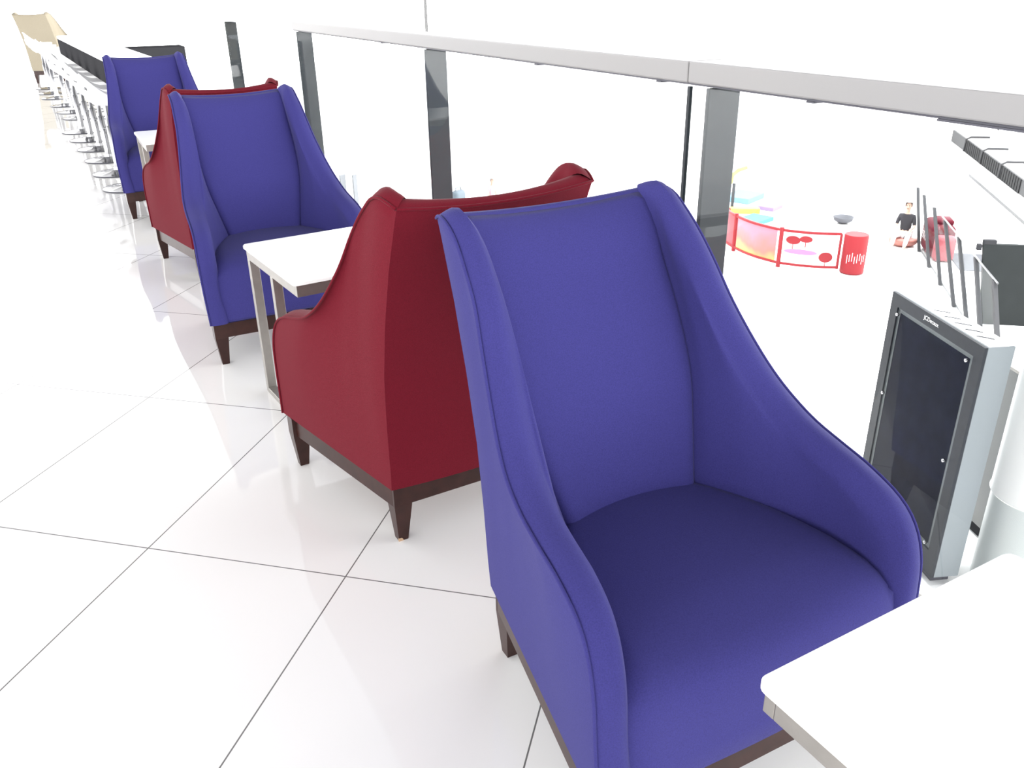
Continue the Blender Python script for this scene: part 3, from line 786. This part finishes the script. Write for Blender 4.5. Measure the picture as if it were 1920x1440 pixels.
for k in range(8):
    a = R(190 + k * 12); bm = bmesh.new(); add_box(bm, (math.cos(a) * .241, math.sin(a) * .241, .33 + .03 * (k % 3)), (.004, .012, .18 - .03 * (k % 2)), rz=a); link('white_stripe', bm, WHITE, dr)

def slab(name, u, v, sx, sy, h, m, label, cat, rz=0):
    bm = bmesh.new(); add_box(bm, (0, 0, h / 2), (sx, sy, h), min(.01, h / 4)); o = link(name, bm, m); o.location = (v, u, LOW); o.rotation_euler = (0, 0, rz); tag(o, label, cat); return o
slab('play_mat', 16.3, 15.2, 1.0, .6, .10, TEAL, 'teal foam play mat behind the painted fence panel', 'mat', .3)
slab('play_mat', 18.4, 16.7, 1.0, .8, .15, LBLUE, 'light blue foam play mat far behind the play fence', 'mat', .4)
slab('play_mat', 17.2, 16.6, .6, .45, .10, mat('lilac_foam', (.26, .19, .36), rough=.9), 'lilac foam mat beside the yellow bench', 'mat', .4)
slab('bench', 17.25, 15.6, 1.0, .25, .13, YELLOW, 'low yellow bench behind the play fence', 'bench', -.6)
bm = bmesh.new(); add_tube(bm, [(0, 0, .06), (.3, .3, .2), (.7, .5, .28), (1.1, .6, .30)], .06, 8); o = link('play_arch', bm, YELLOW, None, True); o.location = (17.7, 20.1, LOW); tag(o, 'yellow curved play bar far behind the dark post', 'play bar')
bm = bmesh.new(); add_box(bm, (0, 0, .36), (.06, .06, .72), .005); o = link('short_pole', bm, CHARCOAL); o.location = (15.60, 17.58, LOW); tag(o, 'short dark pole beside the right dark balustrade post', 'pole')
bm = bmesh.new(); add_lathe(bm, [(0, 0), (.10, .0), (.22, .07), (.25, .16), (.235, .165), (.20, .09), (0, .04)], 28); o = link('bowl_seat', bm, GREY, None, True); o.location = (17.09, 15.11, LOW); tag(o, 'small grey bowl lying on the pale hall floor', 'bowl')
bm = bmesh.new(); add_box(bm, (0, 0, 6.0), (.07, .07, 12), 0); o = link('mast', bm, mat('grey_mast', (.10, .10, .10), rough=.5)); o.location = (9.67, 24.1, LOW); tag(o, 'thin grey mast rising above the handrail', 'mast')
for k, (v, u) in enumerate(((6.70, 23.6), (6.99, 23.42))):
    bm = bmesh.new(); add_box(bm, (0, 0, .43), (.20 - .05 * k, .04, .859), .004); o = link('display_board', bm, BANNER); o.location = (v, u, LOW); o.rotation_euler = (0, 0, .5)
    tag(o, ['wider pale grey board standing in the hall beside the middle blue armchair', 'narrower pale grey board standing right of the wider board'][k], 'board')

# ------------------------------------------------------------------ people
def skinned(name, verts, edges, m, parent, root=0, sub=1):
    me = bpy.data.meshes.new(name); me.from_pydata([v[:3] for v in verts], edges, []); me.materials.append(m)
    o = bpy.data.objects.new(name, me); C.objects.link(o); o.parent = parent
    sk = o.modifiers.new('skin', 'SKIN'); sk.use_smooth_shade = True
    for i, v in enumerate(verts):
        s = me.skin_vertices[0].data[i]; r = v[3]; s.radius = (r[0], r[1]) if isinstance(r, tuple) else (r, r); s.use_root = i == root
    sd = o.modifiers.new('sub', 'SUBSURF'); sd.levels = sub; sd.render_levels = sub
    return o
def hand(verts, edges, wrist, direc, side, k):
    dv = Vector(direc).normalized(); sv = (Vector(side) - dv * Vector(side).dot(dv)).normalized(); w = Vector(verts[wrist][:3])
    verts.append((*(w + dv * .05 * k), .026 * k)); palm = len(verts) - 1; edges.append((wrist, palm))
    for f, (o, ln) in enumerate(((-.028, .062), (-.009, .074), (.010, .070), (.028, .054))):
        a = w + dv * .085 * k + sv * o * k; verts.append((*a, .009 * k)); edges.append((palm, len(verts) - 1))
        verts.append((*(a + dv * ln * .55 * k), .008 * k)); edges.append((len(verts) - 2, len(verts) - 1))
        verts.append((*(a + dv * ln * k + Vector((0, 0, -.02 * k))), .007 * k)); edges.append((len(verts) - 2, len(verts) - 1))
    a = w + dv * .04 * k - sv * .045 * k; verts.append((*a, .010 * k)); edges.append((palm, len(verts) - 1))
    verts.append((*(a + dv * .035 * k - sv * .012 * k), .008 * k)); edges.append((len(verts) - 2, len(verts) - 1))
def person(label, loc, rz, k, sitting, shirt, lower):
    t = thing('person', label, 'person', loc, rz)
    hip = .30 if sitting else .90
    sh = hip + .50
    P = lambda x, y, z: (x * k, y * k, z * k)
    V = [(*P(0, 0, hip), (.13 * k, .09 * k)), (*P(0, -.01, hip + .18), (.115 * k, .085 * k)), (*P(0, 0, hip + .38), (.14 * k, .095 * k)), (*P(0, 0, sh + .02), (.07 * k, .06 * k)), (*P(0, .01, sh + .09), .048 * k), (*P(0, .02, sh + .17), (.070 * k, .080 * k)), (*P(0, .025, sh + .25), (.076 * k, .092 * k)), (*P(0, .015, sh + .315), (.052 * k, .065 * k))]
    E = [(0, 1), (1, 2), (2, 3), (3, 4), (4, 5), (5, 6), (6, 7)]
    arms = {}
    for s in (-1, 1):
        b = len(V)
        if sitting: pts = [(s * .17, 0, sh - .03, .05), (s * .22, .06, sh - .28, .042), (s * .17, .28, sh - .34, .030)]
        else: pts = [(s * .17, 0, sh - .03, .05), (s * .23, -.01, sh - .29, .042), (s * .24, .06, sh - .53, .030)]
        for p in pts: V.append((*P(*p[:3]), p[3] * k))
        E += [(2, b), (b, b + 1), (b + 1, b + 2)]; arms[s] = b
        hand(V, E, b + 2, (0, .9, -.4) if sitting else (0, .15, -1), (1, 0, 0) if sitting else (0, 1, 0), k)
        b = len(V)
        if sitting: pts = [(s * .09, .05, hip - .02, .078), (s * .16, .40, hip + .02, .060), (s * .15, .60, .08, .042), (s * .15, .72, .045, .035), (s * .16, .80, .035, .028)]
        else: pts = [(s * .09, 0, hip - .10, .085), (s * .10, .02, hip - .44, .060), (s * .10, -.02, .09, .040), (s * .10, .08, .04, .036), (s * .105, .15, .03, .028)]
        for p in pts: V.append((*P(*p[:3]), p[3] * k))
        E += [(0, b)] + [(b + q, b + q + 1) for q in range(4)]
        arms[('leg', s)] = b
    skinned('body', V, E, SKIN, t)
    g = 1.14
    def part(name, idx, m, extra=1.0):
        mp = {i: n_ for n_, i in enumerate(idx)}
        vv = []
        for i in idx:
            r = V[i][3]; r = tuple(q * g * extra for q in r) if isinstance(r, tuple) else r * g * extra; vv.append((*V[i][:3], r))
        ee = [(mp[a], mp[b]) for a, b in E if a in mp and b in mp]
        return skinned(name, vv, ee, m, t)
    sl = []
    for s in (-1, 1): sl += [arms[s], arms[s] + 1]
    vv = [0, 1, 2, 3] + sl; part('shirt', vv, shirt, 1.06)
    ll = [0]
    for s in (-1, 1): ll += [arms[('leg', s)] + q for q in range(3)]
    part('trousers', ll, lower, 1.03)
    for s in (-1, 1):
        b = arms[('leg', s)]; skinned('shoe', [(*V[b + 3][:3], .046 * k), (*V[b + 4][:3], .036 * k), (V[b + 4][0], V[b + 4][1] + .05 * k, V[b + 4][2] - .004 * k, .028 * k)], [(0, 1), (1, 2)], WHITECLOTH, t)
    top = V[7]; hc = Vector(V[6][:3])
    bm = bmesh.new(); bmesh.ops.create_uvsphere(bm, u_segments=20, v_segments=12, radius=1)
    for v in list(bm.verts):
        if v.co.y > .45 and v.co.z < .35 or v.co.z < -.55: bm.verts.remove(v)
    for v in bm.verts: v.co = hc + Vector((v.co.x * .094 * k, v.co.y * .112 * k - .012 * k, v.co.z * .115 * k + .012 * k))
    h = link('hair', bm, HAIR, t, True); h.modifiers.new('t', 'SOLIDIFY').thickness = .012 * k
    bm = bmesh.new(); add_hexa(bm, [hc + Vector(q) * k for q in ((-.013, .085, -.045), (.013, .085, -.045), (.006, .086, .0), (-.006, .086, .0))], [hc + Vector(q) * k for q in ((-.009, .115, -.038), (.009, .115, -.038), (.003, .098, .0), (-.003, .098, .0))]); bmesh.ops.recalc_face_normals(bm, faces=bm.faces[:]); link('nose', bm, SKIN, t)
    for s in (-1, 1):
        bm = bmesh.new(); bmesh.ops.create_uvsphere(bm, u_segments=10, v_segments=6, radius=.011 * k)
        for v in bm.verts: v.co = hc + Vector((s * .033, .088, .0)) * k + v.co
        link('eye', bm, DARK, t, True)
        bm = bmesh.new(); bmesh.ops.create_uvsphere(bm, u_segments=10, v_segments=6, radius=1)
        for v in bm.verts: v.co = hc + Vector((s * .082 + v.co.x * .012, .0 + v.co.y * .018, -.03 + v.co.z * .030)) * k
        link('ear', bm, SKIN, t, True)
    bm = bmesh.new(); add_box(bm, hc + Vector((0, .082, -.085)) * k, (.045 * k, .012 * k, .010 * k)); link('mouth', bm, MAROON, t)
    return t
person('person in a dark grey T-shirt and white trousers sitting on a low round seat', (16.75, 13.0, LOW), R(118), .88, True, TEE, WHITECLOTH)
bm = bmesh.new(); add_lathe(bm, [(0, 0), (.22, 0), (.30, .06), (.33, .14), (.31, .175), (0, .18)], 32); o = link('pouf', bm, mat('rust_vinyl', (.42, .17, .14), rough=.5), None, True); o.location = (16.75, 13.0, LOW); tag(o, 'low rust red round seat under the person in grey', 'pouf')
person('small standing person in a pink top and blue trousers seen above the red chair', (9.77, 20.34, LOW), R(200), .57, False, PINKCLOTH, BLUECLOTH)
bg = thing('duffel_bag', 'slate grey bag on the hall floor just right of the dark balustrade post', 'bag', (9.30, 21.5, LOW), R(30))
bm = bmesh.new(); add_box(bm, (0, 0, .26), (.42, .26, .518), .09, seg=4); autosmooth(link('body', bm, BAG, bg), 60)
bm = bmesh.new(); add_tube(bm, [(-.14, 0, .50), (-.10, 0, .60), (.10, 0, .60), (.14, 0, .50)], .014, 8); link('strap', bm, BAG, bg, True)
